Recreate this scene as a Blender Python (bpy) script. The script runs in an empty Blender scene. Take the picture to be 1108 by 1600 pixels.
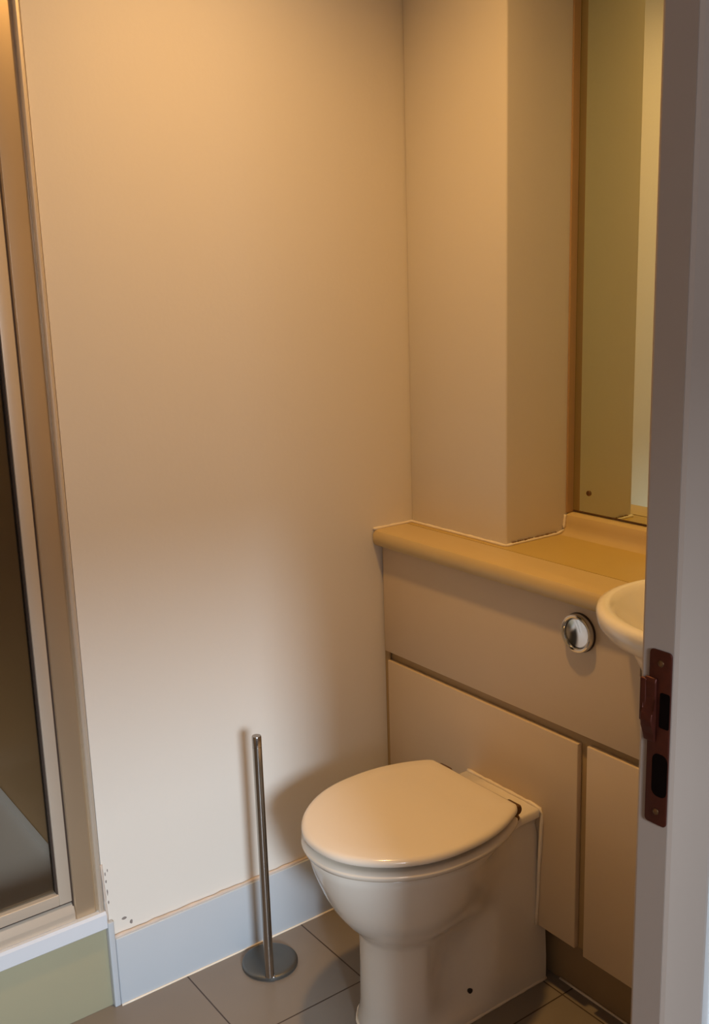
import bpy, bmesh, math
from mathutils import Vector, Matrix

SC = bpy.context.scene
COL = SC.collection

# ------------------------------------------------------------------ camera
cam_d = bpy.data.cameras.new('camera')
cam = bpy.data.objects.new('camera', cam_d)
COL.objects.link(cam)
rot = Matrix(((0.8068759, 0.15296531, -0.57057243),
              (-0.58993432, 0.15882847, -0.79167608),
              (-0.03047583, 0.97538461, 0.21839435)))
cam.matrix_world = Matrix.Translation((-1.4179, -1.8678, 1.485)) @ rot.to_4x4()
cam_d.sensor_fit = 'VERTICAL'
cam_d.sensor_height = 24.0
cam_d.lens = 24.0 * 1605.0 / 1600.0
cam_d.clip_start = 0.02
SC.camera = cam

# ------------------------------------------------------------------ view
SC.view_settings.view_transform = 'Standard'
SC.view_settings.look = 'None'
SC.view_settings.gamma = 1.0
SC.view_settings.use_curve_mapping = False
SC.view_settings.exposure = 0.0

# ------------------------------------------------------------------ world, daylight
w = bpy.data.worlds.new('world'); SC.world = w; w.use_nodes = True
bg = w.node_tree.nodes['Background']
bg.inputs[0].default_value = (0.75, 0.82, 1.0, 1); bg.inputs[1].default_value = 0.8

SUN_E = 2.2
sd = bpy.data.lights.new('daylight', 'SUN'); sd.energy = SUN_E; sd.angle = math.radians(8.5)
sd.color = (0.72, 0.86, 1.0)
so = bpy.data.objects.new('daylight', sd); COL.objects.link(so)
so.rotation_euler = Vector((0.34, 1.0, -0.37)).to_track_quat('-Z', 'Y').to_euler()
so.location = (-1.9, -5.5, 2.6)

# window light in the hall behind the camera
WIN_E = 17
ad = bpy.data.lights.new('window_daylight', 'AREA'); ad.energy = WIN_E; ad.shape = 'RECTANGLE'
ad.size = 0.85; ad.size_y = 0.7; ad.color = (0.90, 0.92, 1.0)
ao = bpy.data.objects.new('window_daylight', ad); COL.objects.link(ao)
ao.location = (-1.75, -3.75, 1.75); ao.rotation_euler = (math.radians(90), 0, 0)

# warm ceiling downlights
LAMP_E = 77.0
LAMP_C = (1.0, 0.56, 0.18)
LAMPS = [(-0.48, -0.53)]
CEIL = 2.55
for i, (lx, ly) in enumerate(LAMPS):
    ld = bpy.data.lights.new('downlight_bulb', 'SPOT'); ld.shadow_soft_size = 0.05
    ld.spot_size = math.radians(131); ld.spot_blend = 1.0
    ld.energy = LAMP_E; ld.color = LAMP_C
    lo = bpy.data.objects.new('downlight_bulb', ld); COL.objects.link(lo)
    lo.location = (lx, ly, CEIL - 0.012)

# ------------------------------------------------------------------ materials
def mat(name, col, rough=0.5, metal=0.0, noise=0.0, nscale=8.0, bump=0.0, bscale=60.0, spec=0.5, coat=0.0):
    m = bpy.data.materials.new(name); m.use_nodes = True
    nt = m.node_tree; b = nt.nodes['Principled BSDF']
    b.inputs['Base Color'].default_value = (*col, 1)
    b.inputs['Roughness'].default_value = rough
    b.inputs['Metallic'].default_value = metal
    b.inputs['Specular IOR Level'].default_value = spec
    b.inputs['Coat Weight'].default_value = coat
    tc = nt.nodes.new('ShaderNodeTexCoord')
    if noise:
        n = nt.nodes.new('ShaderNodeTexNoise'); n.inputs['Scale'].default_value = nscale
        n.inputs['Detail'].default_value = 4
        nt.links.new(tc.outputs['Object'], n.inputs['Vector'])
        mx = nt.nodes.new('ShaderNodeMix'); mx.data_type = 'RGBA'
        mx.inputs[6].default_value = (*[c * (1 - noise) for c in col], 1)
        mx.inputs[7].default_value = (*[min(1, c * (1 + noise)) for c in col], 1)
        nt.links.new(n.outputs['Fac'], mx.inputs[0])
        nt.links.new(mx.outputs[2], b.inputs['Base Color'])
    if bump:
        n2 = nt.nodes.new('ShaderNodeTexNoise'); n2.inputs['Scale'].default_value = bscale
        nt.links.new(tc.outputs['Object'], n2.inputs['Vector'])
        bp = nt.nodes.new('ShaderNodeBump'); bp.inputs['Strength'].default_value = bump
        bp.inputs['Distance'].default_value = 0.002
        nt.links.new(n2.outputs['Fac'], bp.inputs['Height'])
        nt.links.new(bp.outputs['Normal'], b.inputs['Normal'])
    return m

WALLC = (0.78, 0.72, 0.64)
M = {}
M['wall'] = mat('cream_wall_paint', WALLC, 0.55, noise=0.02, nscale=3, bump=0.12, bscale=90, spec=0.3)
M['ceiling'] = mat('white_ceiling_paint', (0.82, 0.80, 0.76), 0.8, noise=0.02)
M['hall'] = mat('hall_paint', (0.62, 0.57, 0.52), 0.7, noise=0.02)
M['carpet'] = mat('bounce_cut_carpet', (0.10, 0.085, 0.075), 0.95, noise=0.2, nscale=120, bump=0.5, bscale=300)  # unseen hall floor, made dark so less light bounces onto the door frame
M['porcelain'] = mat('glazed_porcelain', (0.80, 0.735, 0.645), 0.12, noise=0.01, coat=0.3)
M['seat'] = mat('glossy_seat_plastic', (0.82, 0.74, 0.63), 0.16, noise=0.01, coat=0.3)
M['basin'] = mat('basin_porcelain', (0.88, 0.84, 0.78), 0.15, noise=0.01, coat=0.3)
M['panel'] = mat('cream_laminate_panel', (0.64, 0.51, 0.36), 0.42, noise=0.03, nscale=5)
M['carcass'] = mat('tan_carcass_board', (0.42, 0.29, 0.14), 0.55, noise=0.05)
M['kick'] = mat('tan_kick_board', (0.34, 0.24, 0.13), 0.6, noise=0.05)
M['counter'] = mat('ochre_laminate', (0.60, 0.45, 0.22), 0.35, noise=0.04, nscale=12)
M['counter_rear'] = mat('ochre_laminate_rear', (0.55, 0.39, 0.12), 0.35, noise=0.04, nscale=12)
M['grime'] = mat('brown_grime', (0.22, 0.12, 0.05), 0.8, noise=0.3, nscale=60)
M['joint'] = mat('dark_joint', (0.10, 0.05, 0.02), 0.8, noise=0.1)
M['silicone'] = mat('silicone_bead', (0.86, 0.76, 0.62), 0.4, noise=0.04, nscale=30)
M['dirty'] = mat('aged_sealant', (0.60, 0.50, 0.42), 0.6, noise=0.2, nscale=25)
M['chrome'] = mat('chrome', (0.70, 0.70, 0.70), 0.13, 1.0, noise=0.01)
M['steel'] = mat('brushed_steel', (0.40, 0.37, 0.34), 0.22, 1.0, noise=0.08, nscale=40)
M['basesteel'] = mat('dull_steel', (0.15, 0.15, 0.14), 0.38, 0.8, noise=0.1, nscale=30)
M['frame'] = mat('satin_aluminium', (0.62, 0.49, 0.34), 0.34, 0.7, noise=0.03, nscale=10)
M['frame2'] = mat('satin_aluminium_light', (0.74, 0.64, 0.52), 0.40, 0.5, noise=0.03, nscale=10)
M['gasket_and_shade'] = mat('dark_gasket_and_shade', (0.05, 0.03, 0.02), 0.6, noise=0.1)  # shower door seals, and the painted shadow ring of the flush button
M['white'] = mat('white_gloss_paint', (0.51, 0.54, 0.57), 0.3, noise=0.02, nscale=6)
M['tray'] = mat('white_acrylic_tray', (0.70, 0.72, 0.76), 0.22, noise=0.01)
M['riser'] = mat('pale_yellow_riser', (0.385, 0.355, 0.235), 0.4, noise=0.03, nscale=6)
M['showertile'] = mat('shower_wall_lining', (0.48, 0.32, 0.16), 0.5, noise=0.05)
M['door_paint'] = mat('shaded_frame_paint', (0.43, 0.34, 0.28), 0.45, noise=0.03, nscale=7)  # mauve-grey carries the shade lying on the door frame
M['door_lit'] = mat('lit_strip_paint', (0.90, 0.93, 0.95), 0.5, noise=0.02)  # near-white stands in for daylight on the strip beside the frame
M['tan_trim'] = mat('tan_corner_strip', (0.44, 0.27, 0.13), 0.5, noise=0.05)
M['rust'] = mat('tarnished_bronze', (0.090, 0.020, 0.011), 0.42, 0.5, noise=0.35, nscale=90)
M['rusthole'] = mat('dark_recess', (0.006, 0.003, 0.002), 0.9, spec=0.03, noise=0.1)
M['bronze'] = mat('aged_hinge_metal', (0.20, 0.11, 0.05), 0.35, 0.8, noise=0.2, nscale=80)
M['rubber'] = mat('dark_plug', (0.03, 0.02, 0.015), 0.6, noise=0.1)
M['mirror'] = mat('silvered_glass', (0.76, 0.82, 0.62), 0.01, 1.0, noise=0.004, nscale=2)
M['mirror_edge'] = mat('mirror_edge', (0.12, 0.06, 0.02), 0.5, noise=0.1)

def glass_mat():
    m = bpy.data.materials.new('bronze_tinted_glass'); m.use_nodes = True
    nt = m.node_tree; nt.nodes.clear()
    out = nt.nodes.new('ShaderNodeOutputMaterial')
    tr = nt.nodes.new('ShaderNodeBsdfTransparent'); tr.inputs[0].default_value = (0.94, 0.90, 0.84, 1)
    gl = nt.nodes.new('ShaderNodeBsdfGlossy'); gl.inputs['Roughness'].default_value = 0.05
    fr = nt.nodes.new('ShaderNodeFresnel'); fr.inputs[0].default_value = 1.5
    mx = nt.nodes.new('ShaderNodeMixShader')
    nt.links.new(fr.outputs[0], mx.inputs[0]); nt.links.new(tr.outputs[0], mx.inputs[1])
    nt.links.new(gl.outputs[0], mx.inputs[2]); nt.links.new(mx.outputs[0], out.inputs[0])
    return m
M['glass'] = glass_mat()

def floor_mat():
    m = mat('beige_floor_tiles', (0.42, 0.37, 0.32), 0.32)
    nt = m.node_tree; b = nt.nodes['Principled BSDF']; L = nt.links
    tc = nt.nodes.new('ShaderNodeTexCoord'); sp = nt.nodes.new('ShaderNodeSeparateXYZ')
    L.new(tc.outputs['Object'], sp.inputs[0])
    def mth(op, a, bb=None):
        n = nt.nodes.new('ShaderNodeMath'); n.operation = op
        for i, v in enumerate((a, bb)):
            if v is None: continue
            if isinstance(v, (int, float)): n.inputs[i].default_value = v
            else: L.new(v, n.inputs[i])
        return n.outputs[0]
    def line(s, off):
        d = mth('PINGPONG', mth('SUBTRACT', s, off), 0.15)   # distance to the nearest joint, joints 0.30 apart
        return mth('LESS_THAN', d, 0.0016)
    jx = line(sp.outputs[0], -0.278); jy = line(sp.outputs[1], -0.268)
    j = mth('MAXIMUM', jx, jy)
    n = nt.nodes.new('ShaderNodeTexNoise'); n.inputs['Scale'].default_value = 6; n.inputs['Detail'].default_value = 5
    L.new(tc.outputs['Object'], n.inputs['Vector'])
    mx = nt.nodes.new('ShaderNodeMix'); mx.data_type = 'RGBA'
    mx.inputs[6].default_value = (0.215, 0.185, 0.155, 1); mx.inputs[7].default_value = (0.26, 0.225, 0.19, 1)
    L.new(n.outputs['Fac'], mx.inputs[0])
    m2 = nt.nodes.new('ShaderNodeMix'); m2.data_type = 'RGBA'
    L.new(j, m2.inputs[0]); L.new(mx.outputs[2], m2.inputs[6]); m2.inputs[7].default_value = (0.06, 0.04, 0.03, 1)
    L.new(m2.outputs[2], b.inputs['Base Color'])
    bp = nt.nodes.new('ShaderNodeBump'); bp.inputs['Strength'].default_value = 0.4; bp.inputs['Distance'].default_value = 0.002
    bp.invert = True
    L.new(j, bp.inputs['Height']); L.new(bp.outputs['Normal'], b.inputs['Normal'])
    return m
M['floor'] = floor_mat()

def wall_chipped():
    """wall paint with a few dark chips low down beside the shower"""
    m = M['wall'].copy(); m.name = 'cream_wall_paint_chipped'
    nt = m.node_tree; b = nt.nodes['Principled BSDF']; L = nt.links
    src = b.inputs['Base Color'].links[0].from_socket
    tc = nt.nodes.new('ShaderNodeTexCoord')
    nz = nt.nodes.new('ShaderNodeTexNoise'); nz.inputs['Scale'].default_value = 140
    L.new(tc.outputs['Object'], nz.inputs['Vector'])
    acc = None
    for (x, z, rx, rz) in [(-0.704, 0.190, .0065, .0045), (-0.689, 0.176, .0045, .007), (-0.7365, 0.306, .0018, .007),
                           (-0.736, 0.288, .002, .005), (-0.735, 0.263, .002, .010), (-0.7345, 0.24, .002, .006), (-0.731, 0.312, .0015, .005)]:
        vs = nt.nodes.new('ShaderNodeVectorMath'); vs.operation = 'SUBTRACT'; vs.inputs[1].default_value = (x, 0, z)
        L.new(tc.outputs['Object'], vs.inputs[0])
        vm = nt.nodes.new('ShaderNodeVectorMath'); vm.operation = 'MULTIPLY'; vm.inputs[1].default_value = (1 / rx, 0, 1 / rz)
        L.new(vs.outputs[0], vm.inputs[0])
        vl = nt.nodes.new('ShaderNodeVectorMath'); vl.operation = 'LENGTH'; L.new(vm.outputs[0], vl.inputs[0])
        ad_ = nt.nodes.new('ShaderNodeMath'); ad_.operation = 'ADD'; L.new(vl.outputs['Value'], ad_.inputs[0]); L.new(nz.outputs['Fac'], ad_.inputs[1])
        lt = nt.nodes.new('ShaderNodeMath'); lt.operation = 'LESS_THAN'; L.new(ad_.outputs[0], lt.inputs[0]); lt.inputs[1].default_value = 1.2
        if acc is None: acc = lt.outputs[0]
        else:
            mxm = nt.nodes.new('ShaderNodeMath'); mxm.operation = 'MAXIMUM'
            L.new(acc, mxm.inputs[0]); L.new(lt.outputs[0], mxm.inputs[1]); acc = mxm.outputs[0]
    mx = nt.nodes.new('ShaderNodeMix'); mx.data_type = 'RGBA'
    L.new(acc, mx.inputs[0]); L.new(src, mx.inputs[6]); mx.inputs[7].default_value = (0.26, 0.22, 0.20, 1)
    L.new(mx.outputs[2], b.inputs['Base Color'])
    return m
M['wall_chip'] = wall_chipped()

# ------------------------------------------------------------------ helpers
def new_obj(name, bm, m, parent=None, smooth=False, loc=None):
    bmesh.ops.recalc_face_normals(bm, faces=bm.faces)
    me = bpy.data.meshes.new(name); bm.to_mesh(me); bm.free()
    if smooth:
        for p in me.polygons: p.use_smooth = True
    me.materials.append(M[m])
    o = bpy.data.objects.new(name, me); COL.objects.link(o)
    if parent is not None: o.parent = parent
    if loc is not None: o.location = loc
    return o

def add_box(bm, x0, x1, y0, y1, z0, z1):
    vs = [bm.verts.new((x, y, z)) for x in (x0, x1) for y in (y0, y1) for z in (z0, z1)]
    for f in ((0, 1, 3, 2), (4, 6, 7, 5), (0, 4, 5, 1), (2, 3, 7, 6), (0, 2, 6, 4), (1, 5, 7, 3)):
        bm.faces.new([vs[i] for i in f])

def bevel(bm, r, seg=3):
    if r: bmesh.ops.bevel(bm, geom=list(bm.edges), offset=r, segments=seg, affect='EDGES', profile=0.5)

def box(name, m, x0, x1, y0, y1, z0, z1, r=0.0, parent=None, seg=3):
    bm = bmesh.new(); add_box(bm, x0, x1, y0, y1, z0, z1); bevel(bm, r, seg)
    o = new_obj(name, bm, m, parent)
    if r:
        for p in o.data.polygons: p.use_smooth = True
        shade_auto(o)
    return o

def shade_auto(o, ang=35):
    me = o.data
    bm = bmesh.new(); bm.from_mesh(me)
    a = math.radians(ang)
    for e in bm.edges:
        if len(e.link_faces) == 2 and e.calc_face_angle(0) > a: e.smooth = False
    bm.to_mesh(me); bm.free()

def lathe(name, m, prof, parent=None, axis='Z', seg=48, loc=None, ang=40):
    """prof: list of (radius, height); revolved about an axis"""
    bm = bmesh.new(); rings = []
    for r, h in prof:
        ring = []
        n = 1 if r < 1e-6 else seg
        for k in range(n):
            a = 2 * math.pi * k / seg
            p = (r * math.cos(a), r * math.sin(a), h)
            if axis == 'X': p = (-h, p[0], p[1])      # height goes towards -X
            elif axis == 'Y': p = (p[0], h, p[1])
            ring.append(bm.verts.new(p))
        rings.append(ring)
    for a, b in zip(rings, rings[1:]):
        for k in range(seg):
            k2 = (k + 1) % seg
            if len(a) == 1 and len(b) == 1: break
            if len(a) == 1: bm.faces.new((a[0], b[k2], b[k]))
            elif len(b) == 1: bm.faces.new((a[k], a[k2], b[0]))
            else: bm.faces.new((a[k], a[k2], b[k2], b[k]))
    o = new_obj(name, bm, m, parent, True, loc); shade_auto(o, ang)
    return o

def loft(name, m, loops, parent=None, cap0=True, cap1=True, ang=50):
    bm = bmesh.new(); rs = [[bm.verts.new(p) for p in lp] for lp in loops]
    n = len(rs[0])
    for a, b in zip(rs, rs[1:]):
        for k in range(n): bm.faces.new((a[k], a[(k + 1) % n], b[(k + 1) % n], b[k]))
    if cap0: bm.faces.new(rs[0])
    if cap1: bm.faces.new(rs[-1])
    o = new_obj(name, bm, m, parent, True); shade_auto(o, ang)
    return o

def tube(name, m, pts, r, parent=None, seg=8, wob=0.0):
    """round bead swept along a polyline"""
    P = [Vector(p) for p in pts]; bm = bmesh.new(); rings = []
    for i, p in enumerate(P):
        d = (P[min(i + 1, len(P) - 1)] - P[max(i - 1, 0)]).normalized()
        u = d.orthogonal().normalized()
        if abs(d.z) < 0.9: u = Vector((0, 0, 1)).cross(d).normalized()
        else: u = Vector((1, 0, 0)).cross(d).normalized()
        v = d.cross(u)
        rr = r * (1 + wob * math.sin(i * 2.1) * math.cos(i * 0.7))
        rings.append([bm.verts.new(p + (u * math.cos(2 * math.pi * k / seg) + v * math.sin(2 * math.pi * k / seg)) * rr) for k in range(seg)])
    for a, b in zip(rings, rings[1:]):
        for k in range(seg): bm.faces.new((a[k], a[(k + 1) % seg], b[(k + 1) % seg], b[k]))
    bm.faces.new(rings[0]); bm.faces.new(rings[-1])
    return new_obj(name, bm, m, parent, True)

def line_pts(a, b, n=14):
    a = Vector(a); b = Vector(b); return [a.lerp(b, i / n) for i in range(n + 1)]

def prism(name, m, poly, axis, h0, h1, r=0.0, parent=None, smooth=False):
    """poly: 2-D outline; axis Y: (x,z) pairs extruded in y, axis Z: (x,y) pairs, axis X: (y,z) pairs"""
    def P(a, b, h): return {'X': (h, a, b), 'Y': (a, h, b), 'Z': (a, b, h)}[axis]
    bm = bmesh.new()
    A = [bm.verts.new(P(a, b, h0)) for a, b in poly]; B = [bm.verts.new(P(a, b, h1)) for a, b in poly]
    n = len(poly)
    bm.faces.new(A); bm.faces.new(B)
    for k in range(n): bm.faces.new((A[k], A[(k + 1) % n], B[(k + 1) % n], B[k]))
    bevel(bm, r)
    o = new_obj(name, bm, m, parent, smooth or bool(r))
    if smooth or r: shade_auto(o)
    return o

def thing(name, label, cat, loc=(0, 0, 0), group=None):
    o = bpy.data.objects.new(name, None); COL.objects.link(o)
    o.empty_display_size = 0.05
    o.location = loc; o['label'] = label; o['category'] = cat
    if group: o['group'] = group
    return o
def tag(o, label, cat, group=None):
    o['label'] = label; o['category'] = cat
    if group: o['group'] = group
    return o
def struct(o, label=None, cat=None):
    o['kind'] = 'structure'
    if label: o['label'] = label
    if cat: o['category'] = cat
    return o
def adopt(t):
    """children were modelled in world coordinates: keep them there while the empty stands at the thing's base"""
    inv = Matrix.Translation(-Vector(t.location))
    for c in [o for o in COL.objects if o.parent == t]:
        c.matrix_parent_inverse = inv

# ------------------------------------------------------------------ the setting
struct(box('floor', 'floor', -1.70, 0.42, -1.32, 1.0, -0.05, 0.0), 'beige square floor tiles with dark joints', 'floor')
struct(box('ceiling', 'ceiling', -2.80, 0.42, -3.70, 1.0, CEIL, CEIL + 0.05), 'plain white ceiling above the room', 'ceiling')
struct(box('wall_back', 'wall_chip', -0.744, 0.42, 0.0, 0.10, 0.0, CEIL), 'plain cream painted wall behind the toilet roll stand', 'wall')
# pillar boxed out of the corner, standing on the counter
struct(box('wall_boxing', 'wall', 0.097, 0.42, -0.32, 0.0, 0.921, CEIL, 0.004), 'cream boxed-out corner pillar beside the mirror', 'wall')
struct(box('wall_right', 'wall', 0.3115, 0.42, -1.225, -0.32, 0.0, CEIL), 'cream wall behind the mirror and worktop', 'wall')
# doorway wall between room and hall
JX = -0.69
struct(box('wall_front', 'hall', JX + 0.115, 0.42, -1.318, -1.225, 0.0, CEIL), 'cream wall beside the doorway', 'wall')
struct(box('wall_front_left', 'hall', -1.70, -1.66, -1.318, -1.225, 0.0, CEIL), 'cream wall at the far side of the doorway', 'wall')
struct(box('wall_front_lintel', 'hall', -1.66, JX + 0.115, -1.318, -1.225, 2.06, CEIL), 'cream wall above the doorway', 'wall')
struct(box('wall_left', 'wall', -1.80, -1.70, -1.225, 1.0, 0.0, CEIL), 'cream wall at the left of the room', 'wall')
# shower alcove
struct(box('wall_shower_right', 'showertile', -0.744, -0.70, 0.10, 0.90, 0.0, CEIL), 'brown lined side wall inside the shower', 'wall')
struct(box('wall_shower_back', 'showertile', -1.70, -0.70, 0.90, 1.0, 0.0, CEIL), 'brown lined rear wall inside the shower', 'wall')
struct(box('wall_shower_lintel', 'wall', -1.70, -0.744, 0.0, 0.10, 2.16, CEIL), 'cream wall above the shower door', 'wall')
# hall behind the camera, its window lets the daylight in
WX0, WX1, WZ0, WZ1 = -2.60, -1.30, 0.85, 2.10
struct(box('wall_hall_left', 'hall', -2.80, -2.70, -3.70, -1.225, 0.0, CEIL), 'hall wall on the left', 'wall')
struct(box('wall_hall_right', 'hall', 0.32, 0.42, -3.70, -1.318, 0.0, CEIL), 'hall wall on the right', 'wall')
struct(box('wall_hall_corner', 'hall', -2.70, -1.70, -1.318, -1.225, 0.0, CEIL), 'hall wall next to the doorway', 'wall')
struct(box('floor_hall', 'carpet', -2.80, 0.42, -3.70, -1.32, -0.05, 0.0), 'unseen floor of the hall, carpet added dark to cut bounced light', 'floor')
bmw = bmesh.new()
add_box(bmw, -2.80, WX0, -3.70, -3.60, 0, CEIL); add_box(bmw, WX1, 0.42, -3.70, -3.60, 0, CEIL)
add_box(bmw, WX0, WX1, -3.70, -3.60, 0, WZ0); add_box(bmw, WX0, WX1, -3.70, -3.60, WZ1, CEIL)
struct(new_obj('wall_hall_rear', bmw, 'hall'), 'hall wall with the window opening', 'wall')

# door lining and architrave at the right of the picture
frame = thing('door_1', 'door frame at the right edge of the view, its shade put into the paint colour', 'door frame', (JX + 0.03, -1.30, 0))
frame['kind'] = 'structure'
# lining: the nose towards the hall stands proud of the rest
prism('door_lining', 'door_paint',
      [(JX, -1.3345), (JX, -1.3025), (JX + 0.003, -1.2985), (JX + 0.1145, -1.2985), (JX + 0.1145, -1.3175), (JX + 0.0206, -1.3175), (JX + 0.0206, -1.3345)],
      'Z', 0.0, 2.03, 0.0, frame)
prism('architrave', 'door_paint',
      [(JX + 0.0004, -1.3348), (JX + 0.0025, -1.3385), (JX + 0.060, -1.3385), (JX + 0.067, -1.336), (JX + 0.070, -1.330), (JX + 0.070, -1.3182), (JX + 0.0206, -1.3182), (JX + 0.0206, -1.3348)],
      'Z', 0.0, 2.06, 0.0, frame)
adopt(frame)
struct(box('trim_1', 'door_lit', JX + 0.0702, JX + 0.150, -1.342, -1.3182, 0.0, 1.10, 0.003), 'added pale upright strip against the door frame, its daylight put into the colour', 'trim')

# ------------------------------------------------------------------ strike plate
sp = thing('strike_plate', 'tarnished reddish bronze strike plate on the edge of the door frame', 'strike plate', (JX, -1.32, 0.98))
def plate_outline(z0, z1, y0, y1, r=0.004):
    pts = []
    for (cy, cz, a0) in ((y1 - r, z1 - r, 0), (y0 + r, z1 - r, 90), (y0 + r, z0 + r, 180), (y1 - r, z0 + r, 270)):
        for k in range(5):
            a = math.radians(a0 + k * 22.5); pts.append((cy + r * math.cos(a), cz + r * math.sin(a)))
    return pts
prism('plate', 'rust', plate_outline(0.985, 1.155, -1.3342, -1.3105), 'X', JX - 0.0022, JX - 0.0002, 0.0004, sp)
prism('bolt_hole', 'rusthole', plate_outline(1.014, 1.056, -1.3341, -1.3175, 0.0065), 'X', JX - 0.0027, JX - 0.0012, 0.0, sp)
prism('latch_hole', 'rusthole', plate_outline(1.082, 1.116, -1.3341, -1.3235, 0.002), 'X', JX - 0.0027, JX - 0.0012, 0.0, sp)
# rolled lip and the keep tongue that stands out from the plate
prism('latch_lip', 'rust', [(JX + a, z) for a, z in ((-0.0021, 1.066), (-0.0040, 1.066), (-0.0055, 1.074), (-0.0085, 1.082), (-0.0100, 1.088), (-0.0090, 1.094), (-0.0058, 1.098), (-0.0048, 1.108), (-0.0055, 1.124), (-0.0042, 1.128), (-0.0021, 1.128))],
      'Y', -1.3200, -1.3075, 0.0010, sp)
box('keep_lip', 'rust', JX - 0.0058, JX - 0.0020, -1.3100, -1.3030, 1.084, 1.126, 0.0012, sp)
for z in (0.998, 1.143):
    lathe('screw', 'bronze', [(0.0, 0.0), (0.0032, 0.0), (0.0030, 0.0008), (0.0018, 0.0013), (0.0, 0.0014)], sp, 'X', 20, (JX - 0.0020, -1.323, z))
adopt(sp)

# ------------------------------------------------------------------ baseboard and sealant lines
bb = struct(box('baseboard_back', 'white', -0.731, 0.0, -0.014, 0.0, 0.0, 0.158, 0.0025), 'white baseboard along the cream wall', 'baseboard')
struct(tube('trim_2', 'dirty', line_pts((-0.731, -0.006, 0.1592), (-0.002, -0.006, 0.1592), 40), 0.0042, wob=0.35), 'stained sealant line along the top of the baseboard', 'trim')
struct(tube('trim_3', 'silicone', line_pts((-0.731, -0.0150, 0.001), (-0.004, -0.0150, 0.001), 20), 0.0022, wob=0.2), 'pale sealant line between baseboard and floor', 'trim')
struct(box('trim_4', 'white', -0.7445, -0.7315, -0.0125, 0.0, 0.0, 0.200, 0.002), 'narrow white corner strip between shower riser and baseboard', 'trim')
struct(tube('trim_5', 'dirty', line_pts((-0.7405, -0.001, 0.20), (-0.7435, -0.001, 0.33), 12), 0.0026, wob=0.3), 'sealant line where the shower frame meets the wall', 'trim')

# ------------------------------------------------------------------ shower
tray = thing('shower_tray', 'white shower tray with a raised lip on a pale yellow riser', 'shower tray', (-1.20, 0.40, 0))
bt = bmesh.new()
x0, x1, y0, y1 = -1.698, -0.7455, -0.012, 0.898
# lip all round, sunken floor
def ring(x0, x1, y0, y1, z): return [(x0, y0, z), (x1, y0, z), (x1, y1, z), (x0, y1, z)]
loops = [ring(x0, x1, y0 + .003, y1, 0.188), ring(x0, x1, y0, y1, 0.191), ring(x0, x1, y0, y1, 0.222), ring(x0, x1, y0 + 0.004, y1, 0.2275),
         ring(x0 + .02, x1 - .0, y0 + 0.085, y1 - .02, 0.2275), ring(x0 + .04, x1 - .004, y0 + 0.10, y1 - .04, 0.200), ring(x0 + .3, x1 - .3, y0 + 0.4, y1 - .3, 0.192)]
loft('tray', 'tray', loops, tray, True, True, 30)
box('riser', 'riser', -1.698, -0.745, 0.0, 0.018, 0.0, 0.188, 0.001, tray)
adopt(tray)

sh = thing('shower_enclosure', 'satin metal framed shower door with bronze-tinted glass', 'shower door', (-1.20, 0.03, 0.228))
fy0, fy1 = 0.002, 0.040
# sill, fixed post, edge channel
prism('sill_rail', 'frame2', [(fy0 - 0.002, 0.2278), (fy0 - 0.002, 0.246), (fy0 + 0.004, 0.262), (fy0 + 0.012, 0.268), (fy1, 0.268), (fy1, 0.2278)], 'X', -1.69, -0.806, 0.0008, sh)
post = prism('frame_post', 'frame', [(-0.8055, fy1), (-0.8055, fy0 + 0.004), (-0.8025, fy0), (-0.764, fy0), (-0.760, fy0 + 0.003), (-0.757, fy0 + 0.003), (-0.757, fy1)], 'Z', 0.2278, 2.10, 0.0004, sh)
prism('wall_channel', 'frame2', [(-0.757, fy1), (-0.757, -0.004), (-0.754, -0.0065), (-0.749, -0.0065), (-0.7465, -0.003), (-0.7465, fy1)], 'Z', 0.2278, 2.10, 0.0003, sh)
box('gap_seal', 'gasket_and_shade', -0.8085, -0.8055, fy0 + 0.003, fy1, 0.246, 2.10, 0, sh)
box('head_rail', 'frame', -1.69, -0.757, fy0, fy1, 2.10, 2.15, 0.001, sh)
# sliding door: stile, rails and pane
box('door_stile', 'frame2', -0.8345, -0.809, fy0 + 0.001, fy1 - 0.010, 0.272, 2.09, 0.0015, sh)
bead = box('glazing_bead', 'gasket_and_shade', -0.8375, -0.8345, fy0 + 0.006, fy1 - 0.012, 0.292, 2.05, 0, sh)
box('bottom_rail', 'frame2', -1.69, -0.8345, fy0 + 0.001, fy1 - 0.010, 0.272, 0.296, 0.0015, sh)
box('rail_seal', 'gasket_and_shade', -1.69, -0.809, fy0 + 0.005, fy1 - 0.008, 0.268, 0.2721, 0, sh)
box('door_glass', 'glass', -1.68, -0.8375, fy0 + 0.014, fy0 + 0.019, 0.296, 2.05, 0, sh)
box('top_rail', 'frame2', -1.69, -0.8345, fy0 + 0.001, fy1 - 0.010, 2.05, 2.09, 0.0015, sh)
adopt(sh)

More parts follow.
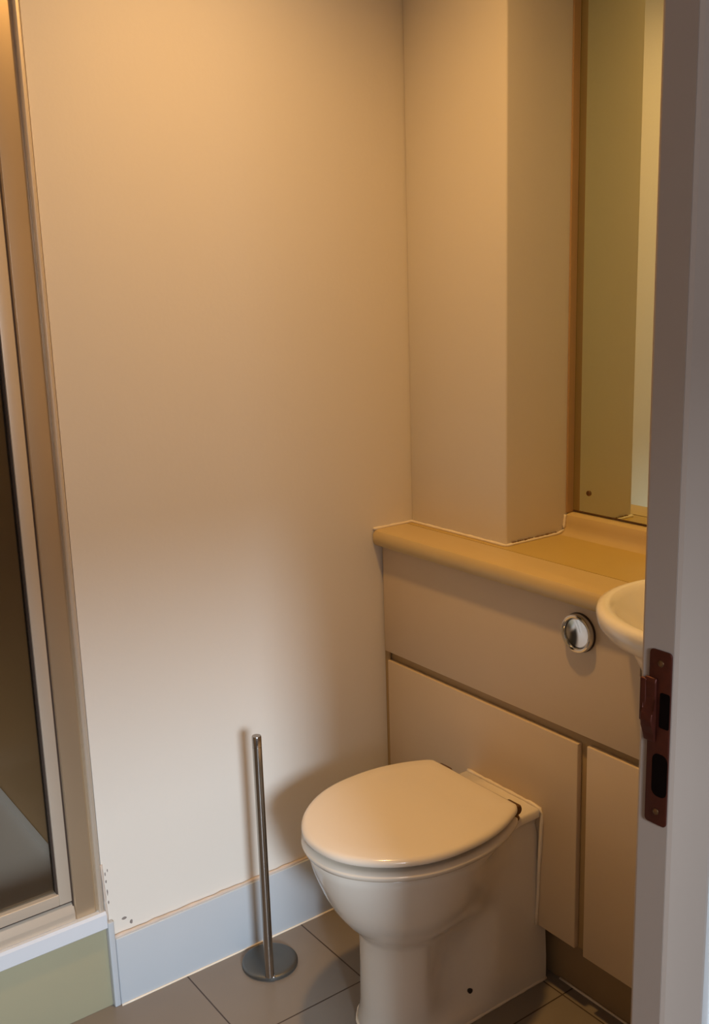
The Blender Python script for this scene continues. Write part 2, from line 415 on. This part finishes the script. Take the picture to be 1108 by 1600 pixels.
# ------------------------------------------------------------------ cabinet run (cistern housing)
cab = thing('toilet_cabinet', 'cream laminate cistern cabinet boxed in behind the toilet', 'cabinet', (0.13, -0.6, 0))
cc = prism('carcass', 'carcass', [(0.013, -1.215), (0.013, -0.0015), (0.30, -0.0015), (0.30, -1.215)], 'Z', 0.146, 0.880, 0.0005, cab)
YE = -1.215
up = box('upper_panel', 'panel', 0.0, 0.013, YE, -0.008, 0.619, 0.880, 0.0012, cab)
box('lower_panel', 'panel', 0.0, 0.013, -0.617, -0.018, 0.148, 0.597, 0.0016, cab)
box('lower_panel', 'panel', 0.0, 0.013, YE, -0.640, 0.142, 0.601, 0.0016, cab)
box('panel_joint_shadow', 'joint', 0.0105, 0.0135, -0.0080, -0.0020, 0.15, 0.880, 0, cab)
box('end_filler', 'carcass', 0.006, 0.0105, -0.0178, -0.0015, 0.15, 0.880, 0, cab)
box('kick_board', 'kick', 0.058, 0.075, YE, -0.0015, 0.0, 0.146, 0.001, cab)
tube('floor_sealant', 'silicone', line_pts((0.0555, YE, 0.002), (0.0555, -0.53, 0.002), 16), 0.0026, cab, wob=0.2)
adopt(cab)

ct = thing('worktop', 'ochre laminate worktop with a coved upstand on the cistern cabinet', 'worktop', (0.13, -0.6, 0.88))
# front strip and rear strip in one shape with rounded nose, seen along y
prof = [(0.075, 0.8805), (-0.012, 0.8805), (-0.0185, 0.8835), (-0.0225, 0.890), (-0.0235, 0.900), (-0.0220, 0.911), (-0.0170, 0.9175), (-0.009, 0.920), (0.075, 0.920)]
fs = [prism('front_strip', 'counter', prof, 'Y', -0.925, -0.003, 0.0, ct, True), prism('front_strip', 'counter', prof, 'Y', YE, -0.925, 0.0, ct, True)]
rd = box('rear_deck', 'counter_rear', 0.0785, 0.3105, YE, -0.0025, 0.8805, 0.9195, 0, ct)
dj = [box('deck_joint', 'joint', 0.0748, 0.0787, -0.925, -0.0027, 0.8805, 0.9185, 0, ct), box('deck_joint', 'joint', 0.0748, 0.0787, YE, -0.925, 0.8805, 0.9185, 0, ct)]
cove = [(0.3110, 0.9194), (0.256, 0.9194), (0.266, 0.9212), (0.273, 0.9265), (0.2765, 0.934), (0.278, 0.944), (0.279, 0.954), (0.282, 0.9605), (0.288, 0.9635), (0.300, 0.9640), (0.3110, 0.9640)]
prism('upstand', 'counter', cove, 'Y', YE, -0.3215, 0.0, ct, True)
tube('sealant', 'silicone', line_pts((-0.020, -0.003, 0.9215), (0.095, -0.003, 0.9215), 10)[:-1] + line_pts((0.0945, -0.004, 0.9215), (0.0945, -0.322, 0.9215), 20), 0.0036, ct, wob=0.2)
tube('sealant', 'silicone', line_pts((0.095, -0.3225, 0.9215), (0.268, -0.3225, 0.9215), 12)[:-1] + line_pts((0.2735, -0.3230, 0.926), (0.278, -0.3230, 0.962), 6), 0.0033, ct, wob=0.25)
# grime where the sealant has come away under the pillar
for ya, yb in ((0.112, 0.146), (0.150, 0.176), (0.184, 0.250)):
    tube('sealant_grime', 'grime', line_pts((ya, -0.3222, 0.9252), (yb, -0.3222, 0.9256), 9), 0.0013, ct, wob=0.7)
adopt(ct)

# ------------------------------------------------------------------ mirror
mr = thing('wall_mirror', 'tall frameless wall mirror standing on the worktop upstand', 'mirror', (0.31, -0.78, 0.967))
box('mirror_glass', 'mirror', 0.3036, 0.3095, -1.20, -0.3230, 0.9690, 2.25, 0.0006, mr, 1)
box('backing_edge', 'mirror_edge', 0.3040, 0.3110, -1.203, -0.3208, 0.9665, 2.253, 0, mr)
lathe('mirror_screw', 'bronze', [(0.0, 0.0), (0.0062, 0.0), (0.0060, 0.002), (0.0038, 0.0038), (0.0, 0.0044)], mr, 'X', 24, (0.3036, -0.368, 1.013))
adopt(mr)

struct(box('trim_6', 'tan_trim', 0.2825, 0.3038, -0.3240, -0.3195, 0.9642, 2.30, 0.0015), 'tan corner strip up the edge of the mirror', 'trim')

# ------------------------------------------------------------------ flush button
fb = thing('flush_button', 'round chrome flush button set in the cabinet panel above the toilet', 'flush button', (0.0, -0.618, 0.826))
def RX(name, m, prof, **k): return lathe(name, m, prof, fb, 'X', 48, (0, -0.618, 0.826), **k)
RX('gasket_and_shade', 'gasket_and_shade', [(0.0, -0.0), (0.0385, 0.0), (0.0385, 0.003), (0.0, 0.0031)])  # dark disc draws the shadow ring around the bezel
RX('bezel', 'chrome', [(0.0350, 0.0028), (0.0372, 0.0040), (0.0375, 0.0100), (0.0362, 0.0135), (0.0335, 0.0145), (0.0308, 0.0132), (0.0298, 0.0100), (0.0298, 0.0030)])
RX('push_disc', 'chrome', [(0.0292, 0.0030), (0.0290, 0.0072), (0.0270, 0.0092), (0.020, 0.0076), (0.010, 0.0060), (0.0, 0.0054)])

# ------------------------------------------------------------------ basin
bs = thing('wash_basin', 'cream semi-recessed wash basin on the worktop, mostly hidden by the door frame', 'basin', (0.0, -0.925, 0.86))
def el(rx, ry, z, cx=0.0):
    return [(cx + rx * math.cos(2 * math.pi * k / 56), -0.925 + ry * math.sin(2 * math.pi * k / 56), z) for k in range(56)]
loft('bowl', 'basin', [el(.05, .05, .796), el(.095, .10, .806), el(.125, .135, .838), el(.140, .150, .868), el(.153, .163, .886), el(.172, .182, .8955), el(.188, .198, .904), el(.1965, .2065, .917),
                       el(.200, .210, .934), el(.197, .207, .943), el(.188, .198, .9470), el(.176, .186, .9440), el(.168, .178, .936), el(.156, .166, .918), el(.136, .146, .894), el(.122, .132, .868), el(.100, .110, .842),
                       el(.05, .05, .827), el(.018, .018, .825)], bs, True, True, 60)
lathe('waste_outlet', 'chrome', [(0.0, 0.0), (0.019, 0.0), (0.020, 0.002), (0.017, 0.0032), (0.0, 0.002)], bs, 'Z', 32, (0.0, -0.925, 0.8262))
# cut the bowl's opening out of the worktop, carcass and panel
def cut_for_basin(o, r, z0, z1):
    bm = bmesh.new()
    A = [bm.verts.new((r * math.cos(2 * math.pi * k / 64), -0.925 + r * 1.05 * math.sin(2 * math.pi * k / 64), z0)) for k in range(64)]
    B = [bm.verts.new((v.co.x, v.co.y, z1)) for v in A]
    bm.faces.new(A[::-1]); bm.faces.new(B)
    for k in range(64): bm.faces.new((A[k], A[(k + 1) % 64], B[(k + 1) % 64], B[k]))
    bmesh.ops.recalc_face_normals(bm, faces=bm.faces)
    me = bpy.data.meshes.new('cutter'); bm.to_mesh(me); bm.free()
    c = bpy.data.objects.new('cutter', me); COL.objects.link(c)
    md = o.modifiers.new('cut', 'BOOLEAN'); md.operation = 'DIFFERENCE'; md.solver = 'EXACT'; md.object = c
    bpy.context.view_layer.update()
    dg = bpy.context.evaluated_depsgraph_get()
    nm = bpy.data.meshes.new_from_object(o.evaluated_get(dg))
    o.modifiers.clear(); o.data = nm
    bpy.data.objects.remove(c); bpy.data.meshes.remove(me)
for o_ in (*fs, rd, *dj): cut_for_basin(o_, 0.193, 0.86, 0.94)
for o_ in (cc, up): cut_for_basin(o_, 0.158, 0.78, 0.90)
adopt(bs)
for c in [o for o in COL.objects if o.parent == fb]:
    c.location = (0, 0, 0)

# ------------------------------------------------------------------ toilet
to = thing('toilet', 'cream back-to-wall toilet with its lid closed', 'toilet', (-0.2, -0.411, 0))
CY = -0.411
def sm(t): t = max(0.0, min(1.0, t)); return t * t * (3 - 2 * t)
def outline(z, xf, xc, W, wr, xj, waist, xr, pw=1.0, inset=0.0):
    """half outline in x from the wall side forward, mirrored"""
    half = []
    N1, N2 = 22, 18
    for i in range(N1):
        x = xr + (xc - xr) * i / N1
        t = (xj - x) / (xj - xc)
        wv = wr + (W - wr) * sm(t)
        u = (x - xc) / (xj - xc)
        if 0 < u < 1: wv -= waist * math.sin(math.pi * u) ** 1.5
        half.append((x, wv))
    for i in range(N2 + 1):
        a = math.pi / 2 * i / N2
        half.append((xc - (xc - xf) * math.sin(a) ** pw, W * math.cos(a)))
    pts = [(x, CY - wv, z) for x, wv in half] + [(x, CY + wv, z) for x, wv in half[::-1][1:]]
    return pts
XR0 = 0.034; XR = -0.002
LV = [ # z, front x, centre x, W, rear half width, joint x, waist, rear x
    (0.000, -0.378, -0.275, 0.099, 0.098, -0.085, 0.000, XR0),
    (0.012, -0.377, -0.275, 0.098, 0.098, -0.085, 0.000, XR0),
    (0.024, -0.375, -0.280, 0.092, 0.098, -0.100, 0.006, XR0),
    (0.036, -0.373, -0.285, 0.087, 0.098, -0.110, 0.020, XR0),
    (0.055, -0.372, -0.288, 0.084, 0.098, -0.115, 0.030, XR0),
    (0.110, -0.371, -0.290, 0.082, 0.099, -0.115, 0.042, 0.030),
    (0.140, -0.370, -0.290, 0.082, 0.100, -0.112, 0.041, 0.028),
    (0.1455, -0.370, -0.290, 0.082, 0.100, -0.112, 0.040, XR),
    (0.180, -0.370, -0.290, 0.082, 0.101, -0.108, 0.034, XR),
    (0.210, -0.371, -0.289, 0.084, 0.102, -0.100, 0.018, XR),
    (0.225, -0.376, -0.286, 0.089, 0.103, -0.092, 0.012, XR),
    (0.240, -0.390, -0.280, 0.102, 0.103, -0.085, 0.006, XR),
    (0.262, -0.409, -0.274, 0.120, 0.103, -0.075, 0.002, XR),
    (0.290, -0.428, -0.268, 0.136, 0.103, -0.065, 0.0, XR),
    (0.325, -0.446, -0.262, 0.150, 0.103, -0.055, 0.0, XR),
    (0.360, -0.460, -0.256, 0.160, 0.103, -0.050, 0.0, XR),
    (0.380, -0.467, -0.252, 0.164, 0.096, -0.050, 0.0, XR),
    (0.396, -0.471, -0.251, 0.167, 0.099, -0.048, 0.0, XR),
    (0.402, -0.472, -0.250, 0.168, 0.111, -0.044, 0.0, XR),
    (0.416, -0.472, -0.250, 0.168, 0.111, -0.044, 0.0, XR),
    (0.4205, -0.468, -0.250, 0.164, 0.108, -0.046, 0.0, XR),
]
loops = [outline(*l) for l in LV]
loft('pan', 'porcelain', loops, to, True, True, 62)

HALF = [(-.084, 0), (-.0835, .060), (-.084, .118), (-.087, .130), (-.101, .1415), (-.135, .1575), (-.165, .168), (-.205, .177), (-.25, .1805), (-.30, .178), (-.345, .168), (-.385, .150), (-.42, .126), (-.448, .098), (-.468, .068), (-.480, .036), (-.484, 0)]
def catmull(P, n=5):
    out = []
    for i in range(len(P) - 1):
        p0 = P[max(i - 1, 0)]; p1 = P[i]; p2 = P[i + 1]; p3 = P[min(i + 2, len(P) - 1)]
        if i == 0: p0 = (P[1][0], -P[1][1])
        if i == len(P) - 2: p3 = (P[-2][0], -P[-2][1])
        for k in range(n):
            t = k / n
            out.append(tuple(0.5 * ((2 * p1[j]) + (-p0[j] + p2[j]) * t + (2 * p0[j] - 5 * p1[j] + 4 * p2[j] - p3[j]) * t * t + (-p0[j] + 3 * p1[j] - 3 * p2[j] + p3[j]) * t ** 3) for j in (0, 1)))
    out.append(P[-1]); return out
H2 = catmull(HALF)
OUT = [(x, CY - wv) for x, wv in H2] + [(x, CY + wv) for x, wv in H2[::-1][1:-1]]
def inset(o, d):
    n = len(o); r = []
    for i in range(n):
        a = Vector(o[i - 1]); b = Vector(o[(i + 1) % n]); t = (b - a).normalized()
        nrm = Vector((-t.y, t.x)); p = Vector(o[i])
        c = Vector((-0.27, CY))
        if nrm.dot(c - p) < 0: nrm = -nrm
        q = p + nrm * d; r.append((q.x, q.y))
    return r
def scl(o, s, c=(-0.27, CY)): return [(c[0] + (x - c[0]) * s, c[1] + (y - c[1]) * s) for x, y in o]
def lv(o, z): return [(x, y, z) for x, y in o]
lid_loops = [lv(scl(OUT, .88), .4535), lv(scl(OUT, .935), .4532), lv(inset(OUT, .0030), .4532), lv(inset(OUT, .0004), .4552), lv(OUT, .4575), lv(inset(OUT, .0008), .4622), lv(inset(OUT, .003), .4657),
             lv(scl(OUT, .963), .4678), lv(scl(OUT, .940), .4690), lv(scl(OUT, .80), .4703), lv(scl(OUT, .5), .4715), lv(scl(OUT, .2), .472)]
lid = loft('lid', 'seat', lid_loops, to, True, True, 70)
SO = [(x if x > -0.3 else x - 0.000, y) for x, y in OUT]
IN = scl(OUT, .62, (-0.285, CY))
seat = loft('seat', 'seat', [lv(IN, .430), lv(scl(OUT, .80), .4245), lv(inset(SO, .007), .4225), lv(inset(SO, .0015), .4250), lv(inset(SO, -.001), .4305), lv(inset(SO, -.001), .4350), lv(inset(SO, .0020), .4375), lv(inset(SO, .0065), .4400),
                             lv(scl(OUT, .935), .4402), lv(scl(OUT, .80), .4402), lv(IN, .4395), lv(IN, .430)], to, False, False, 70)
for yy in (CY - 0.106, CY + 0.106):
    s = -1 if yy < CY else 1
    hb = lathe('hinge', 'bronze', [(0.0, -0.017), (0.009, -0.017), (0.0115, -0.014), (0.0115, 0.014), (0.009, 0.017), (0.0, 0.017)], to, 'Y', 24, (-0.0745, yy + s * -0.002, 0.4455))
    lathe('hinge_foot', 'bronze', [(0.0, 0.4204), (0.014, 0.4204), (0.0145, 0.424), (0.0125, 0.428), (0.008, 0.430), (0.008, 0.444), (0.0, 0.444)], to, 'Z', 24, (-0.0745, yy - s * 0.002, 0))
for (bx, by) in ((-0.40, -0.085), (-0.40, 0.085), (-0.16, -0.13), (-0.16, 0.13)):
    lathe('seat_buffer', 'rubber', [(0.0, 0.4400), (0.008, 0.4400), (0.0075, 0.4538), (0.0, 0.4538)], to, 'Z', 16, (bx, CY + by, 0))
# fixing hole cover low on the side
lathe('fixing_plug', 'rubber', [(0.0, -0.008), (0.0055, -0.008), (0.0055, 0.0005), (0.0035, 0.0016), (0.0, 0.002)], to, 'Y', 18, (-0.166, CY - 0.0770, 0.050)).rotation_euler = (0, 0, math.pi)
# sealant round the plate, down the panel and along the floor
tube('panel_sealant', 'silicone', line_pts((-0.0022, CY + 0.108, 0.4215), (-0.0022, CY - 0.108, 0.4215), 16)[:-1] + [Vector(p) for p in ((-0.0022, CY - 0.1115, 0.4195), (-0.0024, CY - 0.1150, 0.409), (-0.0026, CY - 0.1155, 0.39), (-0.0022, CY - 0.1125, 0.34), (-0.0026, CY - 0.1085, 0.28), (-0.0022, CY - 0.1065, 0.22), (-0.0024, CY - 0.1040, 0.18), (-0.0022, CY - 0.1030, 0.150))], 0.0040, to, wob=0.3)
fo = outline(0.0015, -0.379, -0.275, 0.100, 0.099, -0.085, 0.0, XR0)
half_n = len(fo) // 2
tube('floor_sealant', 'silicone', [Vector(p) for p in fo[:half_n + 18]], 0.0030, to, wob=0.25)
adopt(to)

# ------------------------------------------------------------------ toilet roll stand
rs = thing('toilet_roll_stand', 'slim steel upright rod on a round base, standing by the baseboard', 'toilet roll stand', (-0.411, -0.093, 0))
lathe('base', 'basesteel', [(0.0, 0.0), (0.060, 0.0), (0.0625, 0.002), (0.0625, 0.0075), (0.0605, 0.0098), (0.057, 0.0108), (0.050, 0.0110), (0.0, 0.0110)], rs, 'Z', 64)
lathe('rod', 'steel', [(0.0, 0.0108), (0.0100, 0.0108), (0.0100, 0.552), (0.0, 0.552)], rs, 'Z', 32, (-0.030, -0.048, 0))
lathe('end_cap', 'steel', [(0.0, 0.552), (0.0094, 0.552), (0.0094, 0.5535), (0.0101, 0.5542), (0.0101, 0.5745), (0.0092, 0.5765), (0.0, 0.5768)], rs, 'Z', 32, (-0.030, -0.048, 0))
lathe('base_screw', 'chrome', [(0.0, 0.0109), (0.0042, 0.0109), (0.0036, 0.0135), (0.0, 0.0148)], rs, 'Z', 20, (-0.0255, -0.0565, 0))

# ------------------------------------------------------------------ ceiling downlights (above the frame)
for i, (lx, ly) in enumerate(LAMPS):
    dl = thing('ceiling_downlight', 'recessed ceiling downlight above the toilet', 'ceiling light', (lx, ly, CEIL))
    lathe('trim_ring', 'chrome', [(0.048, -0.0005), (0.062, -0.0005), (0.062, -0.004), (0.050, -0.007), (0.048, -0.004), (0.048, -0.0005)], dl, 'Z', 32)
    lathe('housing', 'white', [(0.0, -0.0008), (0.047, -0.0008), (0.047, -0.003), (0.0, -0.003)], dl, 'Z', 32)
